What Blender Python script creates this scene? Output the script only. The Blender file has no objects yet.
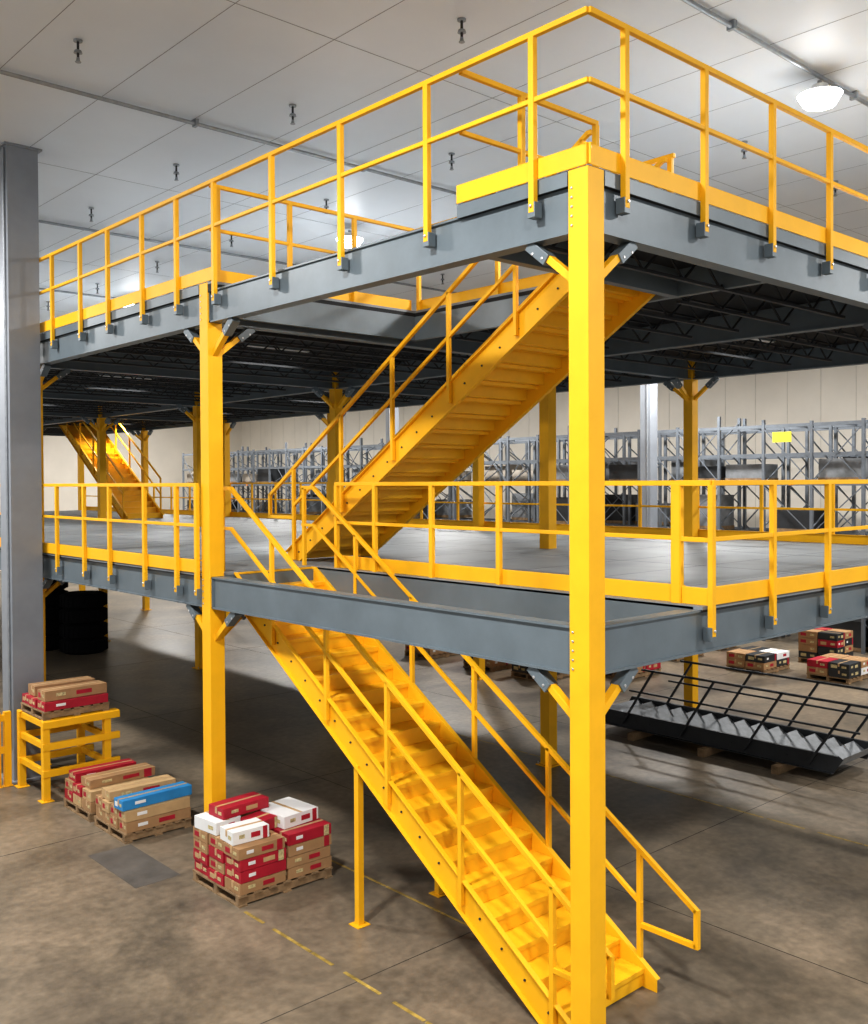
import bpy, math, random
from mathutils import Vector, Matrix
random.seed(7)
EYE=4.52; Z1=3.45; Z2=6.85; CEIL=9.62
scene=bpy.context.scene

# ---------------------------------------------------------------- materials
def mat(name,col,rough=.5,metal=0.,var=.12,scale=3.,bump=0.,bscale=60.,col2=None,rvar=0.,emit=0.,spec=.5):
    m=bpy.data.materials.new(name); m.use_nodes=True
    nt=m.node_tree; N=nt.nodes; L=nt.links
    b=N['Principled BSDF']
    b.inputs['Specular IOR Level'].default_value=spec
    tc=N.new('ShaderNodeTexCoord'); nz=N.new('ShaderNodeTexNoise')
    nz.inputs['Scale'].default_value=scale; nz.inputs['Detail'].default_value=6; nz.inputs['Roughness'].default_value=.6
    L.new(tc.outputs['Object'],nz.inputs['Vector'])
    rp=N.new('ShaderNodeValToRGB'); rp.color_ramp.elements[0].position=.3; rp.color_ramp.elements[1].position=.7
    c1=[max(0,c*(1-var)) for c in col]; c2=[min(1,c*(1+var)) for c in col] if col2 is None else col2
    rp.color_ramp.elements[0].color=(*c1,1); rp.color_ramp.elements[1].color=(*c2,1)
    L.new(nz.outputs['Fac'],rp.inputs['Fac']); L.new(rp.outputs['Color'],b.inputs['Base Color'])
    b.inputs['Roughness'].default_value=rough; b.inputs['Metallic'].default_value=metal
    if rvar>0:
        mr=N.new('ShaderNodeMapRange'); mr.inputs['To Min'].default_value=max(.02,rough-rvar); mr.inputs['To Max'].default_value=rough+rvar
        n2=N.new('ShaderNodeTexNoise'); n2.inputs['Scale'].default_value=scale*.7; n2.inputs['Detail'].default_value=4
        L.new(tc.outputs['Object'],n2.inputs['Vector']); L.new(n2.outputs['Fac'],mr.inputs['Value']); L.new(mr.outputs['Result'],b.inputs['Roughness'])
    if bump>0:
        n3=N.new('ShaderNodeTexNoise'); n3.inputs['Scale'].default_value=bscale; n3.inputs['Detail'].default_value=4
        bp=N.new('ShaderNodeBump'); bp.inputs['Strength'].default_value=bump; bp.inputs['Distance'].default_value=.01
        L.new(tc.outputs['Object'],n3.inputs['Vector']); L.new(n3.outputs['Fac'],bp.inputs['Height']); L.new(bp.outputs['Normal'],b.inputs['Normal'])
    if emit>0:
        b.inputs['Emission Color'].default_value=(1,.98,.96,1); b.inputs['Emission Strength'].default_value=emit
    return m
YEL=mat('yellow_paint',(.86,.45,.014),.5,0,.06,2.5,.03,90,spec=.3)
YELT=mat('yellow_tread_paint',(.88,.465,.016),.45,0,.05,5,.08,120,spec=.35)
GRY=mat('grey_steel_paint',(.135,.165,.185),.40,.1,.12,2,.04)
DGR=mat('dark_steel',(.035,.038,.042),.5,.2,.15,3)
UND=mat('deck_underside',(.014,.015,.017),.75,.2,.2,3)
JST=mat('joist_steel',(.045,.048,.052),.55,.4,.15,4)
DECK=mat('deck_panel',(.22,.235,.245),.5,0,.18,1.2,.03,40,None,.06,spec=.32)
GAL=mat('galvanised_steel',(.30,.32,.34),.4,.6,.15,8)
BOLT=mat('bolt_zinc',(.6,.6,.6),.35,.8,.1,8)
CEI=mat('ceiling_panel',(.66,.70,.75),.42,0,.04,.4,spec=.35)
SEAM=mat('ceiling_seam',(.22,.23,.25),.6)
WSEAM=mat('wall_seam',(.5,.47,.42),.6)
WAL=mat('wall_panel',(.70,.65,.57),.6,0,.06,.5)
COLG=mat('building_column_grey',(.27,.29,.32),.45,.2,.12,1.2,.05,30)
RACK=mat('rack_grey',(.17,.19,.215),.45,.3,.15,3)
CARD=mat('cardboard',(.36,.21,.10),.8,0,.12,5,.1,80)
CARD2=mat('cardboard_light',(.48,.32,.16),.8,0,.12,5,.1,80)
RED=mat('red_carton',(.38,.012,.03),.55,0,.15,4)
WHT=mat('white_carton',(.75,.75,.74),.6,0,.05,4)
BLU=mat('blue_carton',(.03,.23,.5),.5,0,.12,4)
TAPE=mat('packing_tape',(.5,.33,.17),.3)
LAB=mat('printed_label',(.5,.42,.22),.6,0,.5,30)
WOOD=mat('pallet_wood',(.26,.17,.09),.8,0,.3,8,.2,60)
RUB=mat('black_rubber',(.006,.006,.007),.9,spec=.15)
STK=mat('wrapped_stock',(.2,.21,.22),.45,0,.4,2)
STK2=mat('stock_tan',(.36,.32,.27),.6,0,.3,2)
TRED=mat('light_tread',(.20,.21,.22),.5,.1,.2,8)
LIN=mat('floor_line_yellow',(.34,.24,.06),.5,0,.5,9)
JNT=mat('floor_joint',(.06,.05,.04),.7)
LAMP=mat('lamp_lens',(.9,.9,.9),.3,emit=16)
SIGN=mat('sign_yellow',(.85,.75,.05),.5)
ORL=mat('orange_label',(.8,.25,.03),.5)
PATCH=mat('floor_patch_dark',(.11,.10,.088),.5,0,.3,2.5)
def floor_mat():
    m=bpy.data.materials.new('sealed_concrete'); m.use_nodes=True
    nt=m.node_tree;N=nt.nodes;L=nt.links;b=N['Principled BSDF']
    tc=N.new('ShaderNodeTexCoord')
    a=N.new('ShaderNodeTexNoise');a.inputs['Scale'].default_value=.5;a.inputs['Detail'].default_value=9;a.inputs['Roughness'].default_value=.66;a.inputs['Distortion'].default_value=.5
    c=N.new('ShaderNodeTexNoise');c.inputs['Scale'].default_value=9;c.inputs['Detail'].default_value=8
    L.new(tc.outputs['Object'],a.inputs['Vector']);L.new(tc.outputs['Object'],c.inputs['Vector'])
    r=N.new('ShaderNodeValToRGB');e=r.color_ramp.elements
    e[0].position=.34;e[0].color=(.085,.071,.056,1);e[1].position=.66;e[1].color=(.27,.212,.15,1)
    k=e.new(.48);k.color=(.165,.134,.097,1)
    L.new(a.outputs['Fac'],r.inputs['Fac'])
    mx=N.new('ShaderNodeMixRGB');mx.blend_type='OVERLAY';mx.inputs['Fac'].default_value=.5
    L.new(r.outputs['Color'],mx.inputs['Color1']);L.new(c.outputs['Fac'],mx.inputs['Color2']);L.new(mx.outputs['Color'],b.inputs['Base Color'])
    mr=N.new('ShaderNodeMapRange');mr.inputs['To Min'].default_value=.25;mr.inputs['To Max'].default_value=.5
    L.new(a.outputs['Fac'],mr.inputs['Value']);L.new(mr.outputs['Result'],b.inputs['Roughness'])
    bp=N.new('ShaderNodeBump');bp.inputs['Strength'].default_value=.05;bp.inputs['Distance'].default_value=.02
    L.new(c.outputs['Fac'],bp.inputs['Height']);L.new(bp.outputs['Normal'],b.inputs['Normal'])
    return m
FLR=floor_mat()

# ---------------------------------------------------------------- mesh builder
class MB:
    def __init__(s): s.v=[];s.f=[];s.m=[];s.mats=[]
    def mi(s,m):
        if m not in s.mats: s.mats.append(m)
        return s.mats.index(m)
    def hexa(s,pts,m):
        o=len(s.v); s.v+= [Vector(p) for p in pts]; k=s.mi(m)
        for q in ((0,3,2,1),(4,5,6,7),(0,1,5,4),(1,2,6,5),(2,3,7,6),(3,0,4,7)):
            s.f.append(tuple(o+i for i in q)); s.m.append(k)
    def box(s,x0,x1,y0,y1,z0,z1,m):
        s.hexa([(x0,y0,z0),(x1,y0,z0),(x1,y1,z0),(x0,y1,z0),(x0,y0,z1),(x1,y0,z1),(x1,y1,z1),(x0,y1,z1)],m)
    def rbox(s,c,size,ang,m):
        c=Vector(c);R=Matrix.Rotation(ang,3,'Z');h=[d/2 for d in size];P=[]
        for z in(-1,1):
            for x,y in((-1,-1),(1,-1),(1,1),(-1,1)): P.append(c+R@Vector((x*h[0],y*h[1],z*h[2])))
        s.hexa(P,m)
    def bar(s,p,q,w,h,m,up=(0,0,1)):
        p=Vector(p);q=Vector(q);d=(q-p).normalized();u=Vector(up)
        if abs(d.dot(u))>.99: u=Vector((1,0,0))
        a=d.cross(u).normalized();b=a.cross(d)
        a*=w/2;b*=h/2
        s.hexa([p-a-b,p+a-b,p+a+b,p-a+b,q-a-b,q+a-b,q+a+b,q-a+b],m)
    def cyl(s,p,q,r,m,n=10,r2=None):
        p=Vector(p);q=Vector(q);d=(q-p).normalized();u=Vector((0,0,1)) if abs(d.z)<.9 else Vector((1,0,0))
        a=d.cross(u).normalized();b=d.cross(a);r2=r if r2 is None else r2;o=len(s.v);k=s.mi(m)
        for c,rr in((p,r),(q,r2)):
            for i in range(n):
                t=2*math.pi*i/n; s.v.append(c+a*math.cos(t)*rr+b*math.sin(t)*rr)
        for i in range(n):
            j=(i+1)%n; s.f.append((o+i,o+j,o+n+j,o+n+i)); s.m.append(k)
        s.f.append(tuple(o+i for i in range(n))[::-1]);s.m.append(k)
        s.f.append(tuple(o+n+i for i in range(n)));s.m.append(k)
    def extr(s,poly,v0,v1,m):
        n=len(poly);o=len(s.v);k=s.mi(m)
        for y in(v0,v1):
            for x,z in poly: s.v.append(Vector((x,y,z)))
        s.f.append(tuple(o+i for i in range(n)));s.m.append(k)
        s.f.append(tuple(o+n+i for i in range(n))[::-1]);s.m.append(k)
        for i in range(n):
            j=(i+1)%n; s.f.append((o+j,o+i,o+n+i,o+n+j));s.m.append(k)
    def ibeam(s,p,q,depth,fw,m,tf=.018,tw=.012,off=(0,0,0)):
        p=Vector(p);q=Vector(q);Z=Vector((0,0,1));o=Vector(off)
        s.bar(p-Z*depth/2+o,q-Z*depth/2+o,tw,depth-tf,m)
        s.bar(p-Z*tf/2,q-Z*tf/2,fw,tf,m); s.bar(p-Z*(depth-tf/2),q-Z*(depth-tf/2),fw,tf,m)
    def build(s,name,parent=None,bevel=0,M=None,origin=True):
        me=bpy.data.meshes.new(name)
        off=Vector((0,0,0))
        if origin and M is None:
            lo=[min(v[i] for v in s.v) for i in range(3)];hi=[max(v[i] for v in s.v) for i in range(3)]
            off=Vector(((lo[0]+hi[0])/2,(lo[1]+hi[1])/2,lo[2]))
        me.from_pydata([tuple(v-off) for v in s.v],[],s.f)
        for m in s.mats: me.materials.append(m)
        me.polygons.foreach_set('material_index',s.m)
        me.update()
        import bmesh
        bm=bmesh.new();bm.from_mesh(me);bmesh.ops.recalc_face_normals(bm,faces=bm.faces);bm.to_mesh(me);bm.free()
        o=bpy.data.objects.new(name,me);scene.collection.objects.link(o)
        if M is not None:o.matrix_world=M
        else:o.location=off
        if parent:
            o.parent=parent
        if bevel>0:
            b=o.modifiers.new('bevel','BEVEL');b.width=bevel;b.segments=2;b.limit_method='ANGLE'
        return o
def empty(name):
    e=bpy.data.objects.new(name,None);scene.collection.objects.link(e);return e

# ---------------------------------------------------------------- room
f=MB();f.box(-16,27,-14,50,-.2,0,FLR);floor=f.build('floor',origin=False)
j=MB()
for y in (-3.2,2.3,7.6,13,18.5,24): j.box(-16,26,y-.005,y+.005,-.002,.0015,JNT)
for x in (-4.5,2.9,8.2,13.5): j.box(x-.005,x+.005,-14,48,-.002,.0015,JNT)
j.build('floor_joints',floor,origin=False)
j=MB();j.box(-1.0,-.45,5.6,6.9,-.002,.0012,PATCH);j.build('floor_repair_patch',floor,origin=False)
l=MB()
def worn(xc,y0,y1,w):
    y=y0
    while y<y1:
        n=random.uniform(.25,.9); l.box(xc-w/2,xc+w/2,y,min(y+n,y1),0,.003,LIN); y+=n+random.choice([.02,.05,.18])
worn(-.42,-2,4.25,.036);worn(1.08,2.2,5.6,.03);worn(6.2,-3,12,.03)
l.build('floor_marking_lines',floor,origin=False)
c=MB();c.box(-16,27,-14,50,CEIL,CEIL+.2,CEI);ceil=c.build('ceiling',origin=False)
c=MB()
x=-14.6
while x<26: c.box(x-.004,x+.004,-14,48,CEIL-.002,CEIL+.01,SEAM); x+=1.3
for k in range(-2,8):
    y=1.19+6.6*k-3.3; c.box(-16,26,y-.005,y+.005,CEIL-.002,CEIL+.01,SEAM)
c.build('ceiling_seams',ceil,origin=False)
w=MB();w.box(26,26.2,-14,48.2,0,CEIL,WAL)
y=-13
while y<48: w.box(25.99,26,y-.006,y+.006,0,CEIL,WSEAM); y+=1.2
w.build('wall_right',origin=False)
w=MB();w.box(-16,26,48,48.2,0,CEIL,WAL);w.build('wall_back',origin=False)
for k in range(-1,6):
    y=1.19+6.6*k; c=MB(); c.cyl((-15,y,CEIL-.06),(25.9,y,CEIL-.06),.028,GAL,8)
    for i in range(14): c.box(-14+i*3,-13.95+i*3,y-.05,y+.05,CEIL-.1,CEIL-.001,GAL)
    c.build('ceiling_conduit')
for i in range(-1,9):
    for jj in range(-1,8):
        X=-1.2+2.95*jj; Y=3.15+3.3*i
        s=MB();C=CEIL-.001
        s.cyl((X,Y,C-.02),(X,Y,C),.05,GAL,12);s.cyl((X,Y,C-.2),(X,Y,C-.02),.015,DGR,8)
        s.cyl((X,Y,C-.15),(X,Y,C-.12),.05,GAL,10,.04);s.cyl((X,Y,C-.25),(X,Y,C-.2),.025,GAL,8,.018);s.cyl((X,Y,C-.255),(X,Y,C-.248),.035,GAL,10)
        s.build('ceiling_sprinkler')
def lamp(X,Y,P,size=.9):
    e=MB();t=CEIL-.1;z=t-.06
    e.cyl((X,Y,z),(X,Y,t),.03,GAL,8);e.cyl((X,Y,z-.08),(X,Y,z),.1,WHT,16)
    e.cyl((X,Y,z-.12),(X,Y,z-.08),.27,WHT,24,.12);e.cyl((X,Y,z-.25),(X,Y,z-.121),.19,LAMP,24,.27)
    o=e.build('high_bay_lamp')
    d=bpy.data.lights.new('lamp_light','AREA');d.shape='DISK';d.size=size;d.energy=P;d.color=(1,.985,.965)
    lo=bpy.data.objects.new('lamp_light',d);scene.collection.objects.link(lo);lo.parent=o
    lo.location=(0,0,-.03)
for X in(-4.6,6.1,17.5):
    for Y in(-5.5,1.2,10.9,20.6,31,41):
        lamp(X,Y,{-4.6:700,6.1:540,17.5:760}[X])

# ---------------------------------------------------------------- mezzanine columns
CX=(0,5.96,9.97);CY=[5.6*i for i in range(7)];CW=.19;BD=.37
B1T=Z1-.03;B2T=Z2-.10
B1B=B1T-BD;B2B=B2T-BD
def brace(m,cx,cy,dx,dy,zb):
    p=Vector((cx+dx*CW/2,cy+dy*CW/2,zb-.42));q=Vector((cx+dx*.44,cy+dy*.44,zb-.07))
    m.bar(p-Vector((dx,dy,-1))*.04,q,.07,.06,YEL)
    px,py=(dy,dx)
    g=Vector((cx+dx*.5,cy+dy*.5,zb-.06));s=.05
    m.bar(g+Vector((-dx*.14,-dy*.14,-.09)),g+Vector((dx*.05,dy*.05,.06)),.1,.09,GRY)
    m.cyl(g+Vector((-px*s-px*.005,-py*s-py*.005,-.02)),g+Vector((px*s+px*.005,py*s+py*.005,-.02)),.014,BOLT,6)
    m.cyl(g+Vector((-dx*.1-px*(s+.005),-dy*.1-py*(s+.005),-.07)),g+Vector((-dx*.1+px*(s+.005),-dy*.1+py*(s+.005),-.07)),.014,BOLT,6)
for X in CX:
    for Y in CY:
        m=MB();h=CW/2
        m.box(X-h,X+h,Y-h,Y+h,.015,Z2-.005,YEL);m.box(X-.15,X+.15,Y-.15,Y+.15,0,.02,YEL)
        for sx in(-1,1):
            for sy in(-1,1): m.cyl((X+sx*.12,Y+sy*.12,.02),(X+sx*.12,Y+sy*.12,.06),.012,BOLT,6)
        for zb,zt in((B1B,B1T),(B2B,B2T)):
            if Y>0: brace(m,X,Y,0,-1,zb)
            if Y<33: brace(m,X,Y,0,1,zb)
            if X>0: brace(m,X,Y,-1,0,zb)
            if X<9: brace(m,X,Y,1,0,zb)
            for i in range(5):
                z=zb+.05+i*.07
                m.cyl((X-h-.008,Y+.06,z),(X-h,Y+.06,z),.011,BOLT,6)
                for sy in (-1,1):
                    if (sy<0 and Y>0) or (sy>0 and Y<33): m.cyl((X-.05,Y+sy*.115,z),(X-.035,Y+sy*.115,z),.012,BOLT,6)
        m.build('mezzanine_column',bevel=.006)
mezz=empty('mezzanine_platform')
for lvl,(zt) in enumerate((B1T,B2T)):
    m=MB();h=CW/2
    for X in CX:
        o=(-.045,0,0) if X==0 else (0,0,0)
        for i in range(6): m.ibeam((X,CY[i]+h,zt),(X,CY[i+1]-h,zt),BD,.15,GRY,off=o)
    for Y in CY:
        o=(0,-.045,0) if Y==0 else (0,0,0)
        for a,b in [(CX[0]+h,CX[1]-h),(CX[1]+h,CX[2]-h)]: m.ibeam((a,Y,zt),(b,Y,zt),BD,.15,GRY,off=o)
    for Y in CY:
        for s in(-1,1):
            yy=Y+s*(h+.008)
            if 0<=yy<=33.6: m.box(-.075,.075,yy-.008,yy+.008,zt-BD,zt,GRY)
    if lvl==0:
        m.box(1.42,1.5,.0,5.57,zt-.3,zt+.02,GRY);m.box(.09,1.42,5.52,5.6,zt-.3,zt,GRY)
    else:
        m.box(3.02,3.1,.09,5.5,zt-.3,zt+.02,GRY);m.box(.09,3.02,5.42,5.5,zt-.3,zt+.02,GRY);m.box(.09,3.02,1.22,1.32,zt-.3,zt+.02,GRY)
    m.build('beams_level_%d'%(lvl+1),mezz,origin=False)
m=MB()
def owj(y,x0,x1,zt):
    d=.3
    m.bar((x0,y,zt-.02),(x1,y,zt-.02),.05,.035,JST);m.bar((x0+.2,y,zt-d),(x1-.2,y,zt-d),.05,.03,JST)
    n=int((x1-x0)/.32);st=(x1-x0)/n
    for i in range(n):
        a=x0+i*st
        if i%2==0: m.bar((a,y,zt-.03),(a+st,y,zt-d),.018,.018,JST)
        else: m.bar((a,y,zt-d),(a+st,y,zt-.03),.018,.018,JST)
y=.7
while y<33.4:
    if min(abs(y-c) for c in CY)>.2:
        a=.08
        if 1.3<y<5.45: a=3.1
        owj(y,a,5.88,B2T+.0);owj(y,6.04,9.9,B2T)
    y+=.7
m.build('open_web_joists',mezz,origin=False)
m=MB();y=.7
while y<33.4:
    if min(abs(y-c) for c in CY)>.2:
        a=.08
        if y<5.6:a=1.5
        m.box(a,5.88,y-.03,y+.03,B1T-.22,B1T,DGR);m.box(6.04,9.9,y-.03,y+.03,B1T-.22,B1T,DGR)
    y+=1.2
m.build('floor_joists',mezz,origin=False)
def deckpiece(m,x0,x1,y0,y1,z,th):
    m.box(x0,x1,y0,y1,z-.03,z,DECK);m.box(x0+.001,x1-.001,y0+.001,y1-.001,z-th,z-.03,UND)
m=MB()
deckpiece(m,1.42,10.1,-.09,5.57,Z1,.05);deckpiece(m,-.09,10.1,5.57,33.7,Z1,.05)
for yy in [0.9+1.22*i for i in range(27)]:
    m.box(1.5 if yy<5.57 else -.08,10.08,yy-.004,yy+.004,Z1,Z1+.001,DGR)
for xx in (2.44,4.88,7.32,9.76): m.box(xx-.003,xx+.003,-.08,33.6,Z1,Z1+.001,DGR)
m.build('deck_level_1',mezz,origin=False)
m=MB()
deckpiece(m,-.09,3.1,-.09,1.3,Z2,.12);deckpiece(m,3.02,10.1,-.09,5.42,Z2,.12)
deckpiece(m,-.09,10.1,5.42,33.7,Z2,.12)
m.box(-.1,-.09,.1,1.3,Z2-.12,Z2-.01,GRY);m.box(-.1,-.09,5.7,33.7,Z2-.12,Z2-.01,GRY);m.box(.1,10.1,-.1,-.09,Z2-.12,Z2-.01,GRY)
m.build('deck_level_2',mezz,origin=False)

# ---------------------------------------------------------------- guardrails
def grail(m,p0,p1,z,posts,out,kick=((0,1),),H=1.07,drop=.28,bracket=True,ext0=0,ext1=0):
    p0=Vector((*p0,0));p1=Vector((*p1,0));d=(p1-p0);Ln=d.length;d/=Ln;o=Vector((*out,0));Z=Vector((0,0,1))
    m.bar(p0-d*ext0+Z*(z+H-.025),p1+d*ext1+Z*(z+H-.025),.045,.045,YEL)
    m.bar(p0-d*ext0+Z*(z+H*.53),p1+d*ext1+Z*(z+H*.53),.038,.038,YEL)
    for k in kick:
        a=p0+d*k[0];b=p0+d*k[1]
        a=a-o*.028+Z*(z+.075);b=b-o*.028+Z*(z+.075)
        m.bar(a,b,.01,.15,YEL)
        m.bar(a+Z*.075-o*.01,b+Z*.075-o*.01,.03,.01,YEL)
    for t in posts:
        c=p0+d*t
        m.bar(c+Z*(z-drop),c+Z*(z+H-.045),.05,.055,YEL,up=tuple(d))
        if bracket:
            m.bar(c-o*.02+Z*(z-drop-.04),c-o*.02+Z*(z-drop+.08),.085,.075,GRY,up=tuple(d))
            m.cyl(c+Z*(z-drop+.05),c+o*.04+Z*(z-drop+.05),.014,BOLT,6)
def rng(a,b,s):
    r=[]
    while a<b: r.append(a);a+=s
    return r
H2=1.13
m=MB()
f0=-.13
P=[.597,1.82,3.06,4.26,5.46,6.36,7.28,8.31,9.23,10.27]+rng(11.3,33.5,1.0)
grail(m,(f0,f0),(f0,33.7),Z2,[t-.18-f0 for t in P],(-1,0),((0,1.43),(5.5,33.8)),H=H2,drop=.26)
P=[.496,1.585,2.70,3.81]+rng(4.92,10,1.11)
grail(m,(f0,f0),(10.15,f0),Z2,[t-.19-f0 for t in P],(0,-1),((0,10.2),),H=H2,drop=.26)
grail(m,(10.15,f0),(10.15,33.7),Z2,rng(.5,33,1.3),(1,0),((0,33.8),),H=H2)
m.build('guardrail',bevel=.004)
m=MB()
grail(m,(-.08,1.27),(1.74,1.27),Z2,[.75,1.8],(0,1),((0,1.78),),H=H2,drop=.02,bracket=False)
grail(m,(3.08,1.3),(3.08,5.46),Z2,[0.05,1.3,2.6,4.1],(-1,0),((0,4.12),),H=H2,drop=.02,bracket=False)
grail(m,(-.08,5.46),(3.04,5.46),Z2,[.1,1.1,2.1],(0,-1),((0,3.1),),H=H2,drop=.02,bracket=False)
m.build('guardrail',bevel=.004)
m=MB()
P=[6.34,7.2,8.25,9.1,10.1]+rng(11.1,33.5,1.0)
grail(m,(f0,5.72),(f0,33.7),Z1,[0.02]+[t-.1-5.72 for t in P],(-1,0),((0,27.9),),drop=.26)
P=[1.664,2.72,3.79]+rng(4.85,10,1.06)
grail(m,(1.5,f0),(10.15,f0),Z1,[max(.0,t-.2-1.5) for t in P],(0,-1),((0,8.6),),drop=.26)
grail(m,(1.5,.16),(1.5,5.2),Z1,[.03,1.18,2.21,3.25,4.26,5.02],(-1,0),((0,5.05),),drop=.02,bracket=False)
m.bar((1.5,.2,Z1+1.045),(1.5,f0,Z1+1.045),.05,.05,YEL);m.bar((1.5,.2,Z1+.56),(1.5,f0,Z1+.56),.04,.04,YEL);m.bar((1.5,.2,Z1+.075),(1.5,f0,Z1+.075),.012,.15,YEL)
m.box(1.47,1.54,.17,.26,Z1,Z1+1.04,YEL)
grail(m,(10.15,f0),(10.15,33.7),Z1,rng(.5,33,1.3),(1,0),((0,33.8),))
m.build('guardrail',bevel=.004)

# ---------------------------------------------------------------- staircases
def stair(name,n,rise,run,w,M,SM,TM,posts,topext=.25,loop=True,supports=(),HR=1.0,bot_u=.04,bar=.045):
    m=MB();s=rise/run;Hh=n*rise;zn=lambda u:rise+s*u
    uT=(n-1)*run+.02;D=.33;up=.04
    ue=(Hh-rise-up)/s
    poly=[(-.15,0),((D-up-rise)/s,0),(uT,zn(uT)+up-D),(uT,Hh),(ue,Hh),(-.15,zn(-.15)+up)]
    for v in(0,w):
        o=-1 if v==0 else 1
        v0,v1=(v-.012,v) if v==0 else (v,v+.012)
        m.extr(poly,v0,v1,SM)
        vo=v+o*.03
        m.bar((-.15,vo,zn(-.15)+up-.006),(ue,vo,Hh-.006),.05,.012,SM)
        m.bar(((D-up-rise)/s,vo,.006),(uT,vo,zn(uT)+up-D+.006),.05,.012,SM)
        for i in range(n-1):
            u=i*run+.13;z=zn(u)-.13
            m.cyl((u,v+o*.01,z),(u,v+o*.025,z),.012,DGR,6)
    for i in range(n-1):
        z=(i+1)*rise;u=i*run
        m.box(u-.015,u+run,0,w,z-.006,z,TM);m.box(u-.02,u-.008,0,w,z-.045,z,TM)
        m.box(u+run-.006,u+run,0,w,z,z+rise-.005,TM)
        m.box(u+.06,u+.07,0,w,z-.05,z-.006,TM);m.box(u+.17,u+.18,0,w,z-.05,z-.006,TM)
    m.box(-.006,0,0,w,.01,rise,TM)
    ut=(n-1)*run
    for v in(-.045,w+.045):
        a=bot_u;R=HR
        m.bar((a,v,zn(a)+R),(ut,v,zn(ut)+R),bar,bar,SM);m.bar((a,v,zn(a)+R*.52),(ut,v,zn(ut)+R*.52),bar*.85,bar*.85,SM)
        if topext>0:
            m.bar((ut-.01,v,zn(ut)+R),(ut+topext,v,zn(ut)+R),bar,bar,SM);m.bar((ut-.01,v,zn(ut)+R*.52),(ut+topext,v,zn(ut)+R*.52),bar*.85,bar*.85,SM)
        for u in posts:
            zt=zn(min(u,ut))+R
            zb=zn(u)-.2 if u<ut-.01 else Hh-.02
            m.bar((u,v,max(0.02,zb)),(u,v,zt),bar,bar,SM,up=(1,0,0))
        if loop:
            b=-.53;zb=zn(b)+R;lo=zb-.3
            m.bar((a,v,zn(a)+R),(b,v,zb),.045,.045,SM);m.bar((b,v,zb+.02),(b,v,lo-.02),.045,.045,SM);m.bar((b,v,lo),(a,v,lo),.045,.045,SM)
    for u in supports:
        for v in(0,w):
            zz=zn(u)+up-D+.02
            m.box(u-.035,u+.035,v-.035,v+.035,.01,zz,SM);m.box(u-.08,u+.08,v-.08,v+.08,0,.012,SM)
    return m.build(name,M=M,bevel=.003)
RZ=lambda a:Matrix.Rotation(math.radians(a),4,'Z')
stair('staircase',20,Z1/20,.267,1.1,Matrix.Translation((1.38,.5,0))@RZ(90),YEL,YELT,[.06,1.14,2.17,3.17,4.2,5.28],supports=(2.69,))
stair('staircase',20,(Z2-Z1)/20,.272,1.15,Matrix.Translation((1.8,6.56,Z1))@RZ(-90),YEL,YELT,[.06,1.14,2.17,3.17,4.2,5.1],topext=.05,loop=True,HR=1.05)
stair('staircase',20,(Z2-Z1)/20,.267,1.1,Matrix.Translation((8.0,22.9,Z1))@RZ(90),YEL,YELT,[.06,1.14,2.17,3.17,4.2,5.04],topext=.05,loop=False)
th=math.atan((Z1/20)/.267)
stair('spare_staircase_section',15,Z1/20,.267,1.1,Matrix.Translation((8.35,6.5,.235))@RZ(-90)@Matrix.Rotation(th,4,'Y'),DGR,TRED,[.5,1.5,2.5,3.4],topext=0,loop=False,bot_u=.3,bar=.035)
for yy in(5.6,4.2,2.9):
    m=MB();m.box(8.1,9.7,yy-.06,yy+.06,0,.125,WOOD);m.build('timber_dunnage')

# ---------------------------------------------------------------- pallets of cartons
def pallet(m,x0,x1,y0,y1,z):
    for yy in(y0+.05,(y0+y1)/2,y1-.05): m.box(x0,x1,yy-.03,yy+.03,z+.018,z+.1,WOOD)
    n=7
    for i in range(n):
        a=x0+(x1-x0-.1)*i/(n-1); m.box(a,a+.1,y0,y1,z+.1,z+.12,WOOD)
    for i in(0,3,6):
        a=x0+(x1-x0-.1)*i/(n-1); m.box(a,a+.1,y0,y1,z,z+.018,WOOD)
def carton(m,cx,cy,z,sx,sy,sz,col,ang=0.):
    R=Matrix.Rotation(ang,3,'Z');C=Vector((cx,cy,z))
    def rb(dx,dy,dz,a,b,c_,mt): m.rbox(C+R@Vector((dx,dy,dz)),(a,b,c_),ang,mt)
    rb(0,0,sz/2,sx-.006,sy-.006,sz-.004,col)
    tp=TAPE
    if sx>=sy:
        rb(0,0,sz-.0015,sx*.98,.04,.003,tp); rb(-sx/2+.003,0,sz-.04,.004,.04,.07,tp)
    else:
        rb(0,0,sz-.0015,.04,sy*.98,.003,tp)
    lc={CARD:RED,CARD2:RED,RED:CARD2,WHT:RED,BLU:WHT}.get(col,LAB)
    q=random.random()
    if q<.6: rb(-sx/2+.002,sy*.22,sz*.5,.004,sy*.3,sz*.45,lc)
    rb(-sx/2+.002,-sy*.25,sz*.5,.004,sy*.22,sz*.3,LAB)
    if q>.3: rb(sx*.12,-sy/2+.002,sz*.5,sx*.25,.004,sz*.4,lc)
    rb(-sx*.25,-sy/2+.002,sz*.55,sx*.15,.004,sz*.3,WHT if q<.4 else LAB)
    if random.random()<.4: rb(sx*.38,-sy/2+.002,sz*.5,sx*.12,.004,sz*.96,RED if col!=RED else LAB)
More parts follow.
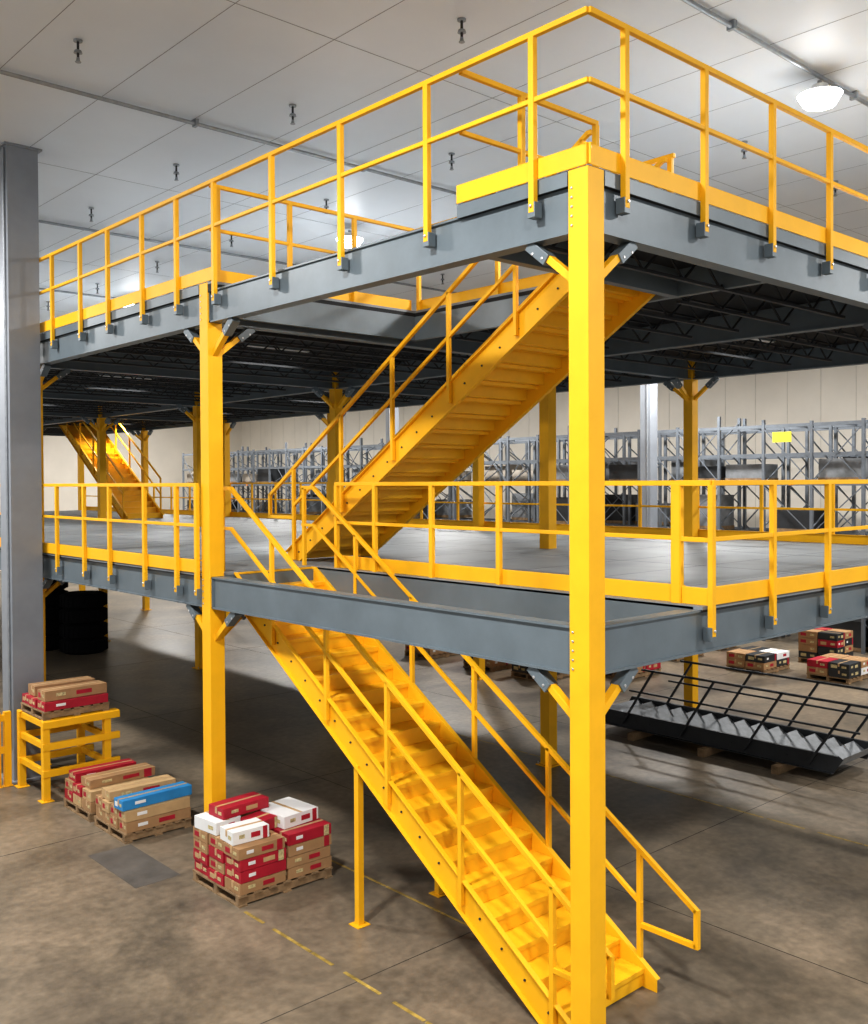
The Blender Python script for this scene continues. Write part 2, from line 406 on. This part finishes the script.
def load(name,x0,x1,y0,y1,z,layers,nx,ny,bh,cols,top=None,gap=.004,withpallet=True):
    e=empty(name);e.location=((x0+x1)/2,(y0+y1)/2,z)
    L=Vector(e.location)
    def fin(m,nm,bv=0):
        for v in m.v: v-=L
        o=m.build(nm,origin=False,bevel=bv);o.parent=e;return o
    z0=z
    if withpallet:
        m=MB();pallet(m,x0,x1,y0,y1,z);fin(m,'wood_pallet');z0=z+.121
    m=MB();sx=(x1-x0)/nx;sy=(y1-y0)/ny
    for k in range(layers):
        for i in range(nx):
            for jx in range(ny):
                col=random.choice(cols)
                carton(m,x0+sx*(i+.5)+random.uniform(-.012,.012),y0+sy*(jx+.5),z0+k*bh,sx-gap-.02,sy-gap-.015,bh-.002,col,random.uniform(-.02,.02))
    if top:
        for (cx,cy,kz,sx_,sy_,sz_,col,an) in top: carton(m,cx,cy,z0+layers*bh+kz,sx_,sy_,sz_,col,an)
    fin(m,'cartons',.004)
load('pallet_of_cartons',-.42,.8,4.36,5.38,0,4,2,3,.125,[CARD,RED,CARD,RED,CARD2,RED,CARD],
     top=[(-.24,5.12,0,.34,.42,.14,WHT,.1),(-.18,4.64,0,.45,.3,.14,WHT,-.05),(.50,4.84,0,.5,.55,.14,WHT,.08),(.11,5.14,0,.3,.3,.13,CARD,.0),(.1,4.79,0,.3,.3,.13,RED,.2),(.02,5.09,.142,.62,.3,.12,RED,.06)])
load('pallet_of_cartons',-.5,.42,6.95,7.9,0,2,1,4,.14,[CARD,CARD2,RED,CARD],
     top=[(-.03,7.12,0,.98,.24,.13,BLU,.03),(.0,7.6,0,.92,.28,.12,CARD2,-.04)])
load('pallet_of_cartons',-.5,.4,8.02,8.92,0,2,1,3,.14,[CARD,CARD2,RED],
     top=[(.03,8.3,0,.95,.3,.12,CARD,.02),(-.02,8.7,0,.88,.26,.12,RED,-.02)])
sx0,sx1,sy0,sy1=-.6,.3,9.3,10.25;zt=1.13
m=MB()
for X in(sx0,sx1):
    for Y in(sy0,sy1): m.box(X-.05,X+.05,Y-.05,Y+.05,.01,zt,YEL);m.box(X-.09,X+.09,Y-.09,Y+.09,0,.015,YEL)
for zz in(.4,.78,zt-.04):
    for Y in(sy0,sy1): m.box(sx0-.06,sx1+.18,Y-.07,Y-.01,zz-.05,zz+.05,YEL)
    for X in(sx0,sx1): m.box(X-.03,X+.03,sy0,sy1,zz-.045,zz+.045,YEL)
m.box(sx0-.05,sx1+.18,sy0-.05,sy0+.1,zt,zt+.02,YEL);m.box(sx0-.05,sx1+.18,sy1-.1,sy1+.05,zt,zt+.02,YEL)
m.build('yellow_steel_stand',bevel=.006)
load('pallet_of_cartons',-.62,.35,9.3,10.22,zt+.021,1,1,3,.13,[RED,CARD,RED],top=[(-.12,9.5,0,.93,.28,.15,CARD,.02),(-.1,9.95,0,.9,.3,.15,CARD,-.03)])
for i,Y in enumerate((.6,2.2,3.9,5.6,7.4,9.8)):
    X=15.7+random.uniform(-.3,.3)
    load('pallet_of_cartons',X-.6,X+.6,Y-.5,Y+.5,0,[4,3,3,2,2,3][i],2,2,.16,[RED,DGR,CARD,DGR,WHT,CARD,DGR])
for i in range(3):
    load('pallet_of_cartons',17.1,18.,3+i*3.2,4+i*3.2,0,random.choice([4,5]),2,2,.17,[RED,DGR,DGR,CARD])
for X,Y in((11.3,10.4),(11.3,12.0),(11.3,14.2),(12.9,9.2)):
    load('pallet_of_cartons',X-.6,X+.6,Y-.5,Y+.5,0,4,2,2,.17,[DGR,CARD,RED,DGR])
m=MB()
for cx,cy,nn in((4.3,22.4,5),(4.85,21.1,4)):
    for k in range(nn):
        z=k*.40
        for a,b,r0,r1 in((0,.06,.5,.6),(.06,.33,.6,.6),(.33,.39,.6,.5)):
            m.cyl((cx,cy,z+a),(cx,cy,z+b),r0,RUB,28,r1)
        for q in range(28):
            t=2*math.pi*q/28; m.rbox((cx+math.cos(t)*.6,cy+math.sin(t)*.6,z+.2),(.03,.06,.28),t,RUB)
m.build('tire_stack')
def bcol(X,Y,s=.2):
    e=MB();e.box(X-s,X+s,Y-s,Y-s+.03,0,CEIL-.001,COLG);e.box(X-s,X+s,Y+s-.03,Y+s,0,CEIL-.001,COLG);e.box(X-.02,X+.02,Y-s+.03,Y+s-.03,0,CEIL-.001,COLG)
    e.box(X-s,X-s+.02,Y-s+.03,Y+s-.03,0,CEIL-.001,COLG)
    e.box(X-s-.08,X+s+.08,Y-s-.08,Y+s+.08,0,.03,COLG);e.box(X-s-.05,X+s+.05,Y-s-.05,Y+s+.05,CEIL-.03,CEIL-.001,COLG)
    e.cyl((X-s-.02,Y-s+.1,.5),(X-s-.02,Y-s+.1,CEIL-.05),.018,GAL,8)
    e.build('building_column')
bcol(-.40,10.72,.23)
m=MB()
for X in(-.9,-.75): m.box(X-.05,X+.05,10.38,10.46,0,1.12,YEL);m.box(X-.07,X+.07,10.36,10.47,0,.015,YEL)
m.box(-.9,-.72,10.39,10.45,.5,.6,YEL);m.box(-.9,-.72,10.39,10.45,.98,1.08,YEL)
m.build('column_guard_barrier',bevel=.005)
bcol(18.5,12.6,.18);bcol(18.5,24.5,.18);bcol(18.5,1,.18)
m=MB()
def rack(x0,x1,ya,yb):
    y=ya;k=0
    zs=(1.5,3.0,4.4,5.2,6.0)
    while y<=yb:
        hh=6.1+(.25 if k%4==0 else 0)
        for X in(x0,x1): m.box(X-.04,X+.04,y-.04,y+.04,0,hh,RACK)
        z=.2;t=0
        while z<hh-.6:
            m.bar((x0 if t else x1,y,z),(x1 if t else x0,y,z+.6),.03,.03,RACK);t=1-t;z+=.6
        if y+1.4<=yb:
            for z in zs:
                for X in(x0,x1): m.box(X-.025,X+.025,y+.04,y+1.36,z-.045,z+.045,RACK)
                m.bar((x0,y+.7,z),(x1,y+.7,z),.04,.04,RACK)
            if k%2==0: m.box(x0-.03,x0-.025,y+.5,y+.65,4.37,4.43,ORL)
            for z,zz in((3.05,4.35),(4.45,5.95)):
                if k%3!=2: m.bar((x0-.03,y,z),(x0-.03,y+1.4,zz),.025,.025,RACK)
                if k%3==0: m.bar((x0-.03,y+1.4,z),(x0-.03,y,zz),.025,.025,RACK)
        y+=1.4;k+=1
rack(19.4,20.5,-6,44);rack(20.8,21.9,-6,44)
rk=m.build('pallet_rack')
m=MB();y=-6
while y<43:
    for zb,hm in((1.57,1.1),(3.07,1.0),(4.47,.6),(0.01,1.2)):
        for X in(19.55,20.95):
            if random.random()<(.42 if zb>3 else .6):
                hgt=random.uniform(.35,hm);q=random.choice([STK,STK,STK2,DGR])
                m.box(X,X+.85,y+.12,y+1.28,zb+.1,zb+.1+hgt,q);m.box(X,X+.85,y+.1,y+1.3,zb,zb+.1,WOOD)
    y+=1.4
m.build('racked_stock',rk,origin=False).matrix_parent_inverse=Matrix.Translation(-rk.location)
m=MB();m.box(19.33,19.35,8.55,9.1,5.55,5.83,SIGN);m.build('aisle_sign')

def strip(X,Y,z,P):  # added fill light with a dummy fixture, brightens the areas under the decks
    e=MB();e.box(X-.6,X+.6,Y-.05,Y+.05,z-.04,z,GRY);e.box(X-.58,X+.58,Y-.035,Y+.035,z-.05,z-.041,WHT)
    o=e.build('added_fill_fixture')
    d=bpy.data.lights.new('added_fill_light','AREA');d.shape='RECTANGLE';d.size=1.1;d.size_y=.08;d.energy=P;d.color=(1,.98,.95);d.spread=math.radians(130)
    lo=bpy.data.objects.new('added_fill_light',d);scene.collection.objects.link(lo);lo.parent=o;lo.location=(0,0,-.015)
for X in(3.0,7.9):
    for Y in(8.75,14.35,19.25,25.55): strip(X,Y,Z2-.13,45); strip(X,Y,B1T-.24,6)
strip(7.9,3.15,Z2-.13,45);strip(7.9,2.9,B1T-.24,8)

w=bpy.data.worlds.new('warehouse_ambient');scene.world=w;w.use_nodes=True
w.node_tree.nodes['Background'].inputs[0].default_value=(.94,.97,1,1);w.node_tree.nodes['Background'].inputs[1].default_value=.68
cd=bpy.data.cameras.new('camera');cam=bpy.data.objects.new('camera',cd);scene.collection.objects.link(cam)
cd.sensor_fit='AUTO';cd.sensor_width=36;cd.lens=980/1024*36
pitch=.9
cd.shift_y=-(30.5-980*math.tan(math.radians(pitch)))/1024
cam.matrix_world=Matrix.Translation((-5.813,-4.695,EYE))@RZ(-42.2)@Matrix.Rotation(math.radians(90-pitch),4,'X')@Matrix.Rotation(math.radians(-.3),4,'Z')
scene.camera=cam
scene.view_settings.view_transform='Standard'
try: scene.view_settings.look='Medium High Contrast'
except Exception as ex: print(ex)
scene.view_settings.exposure=.08
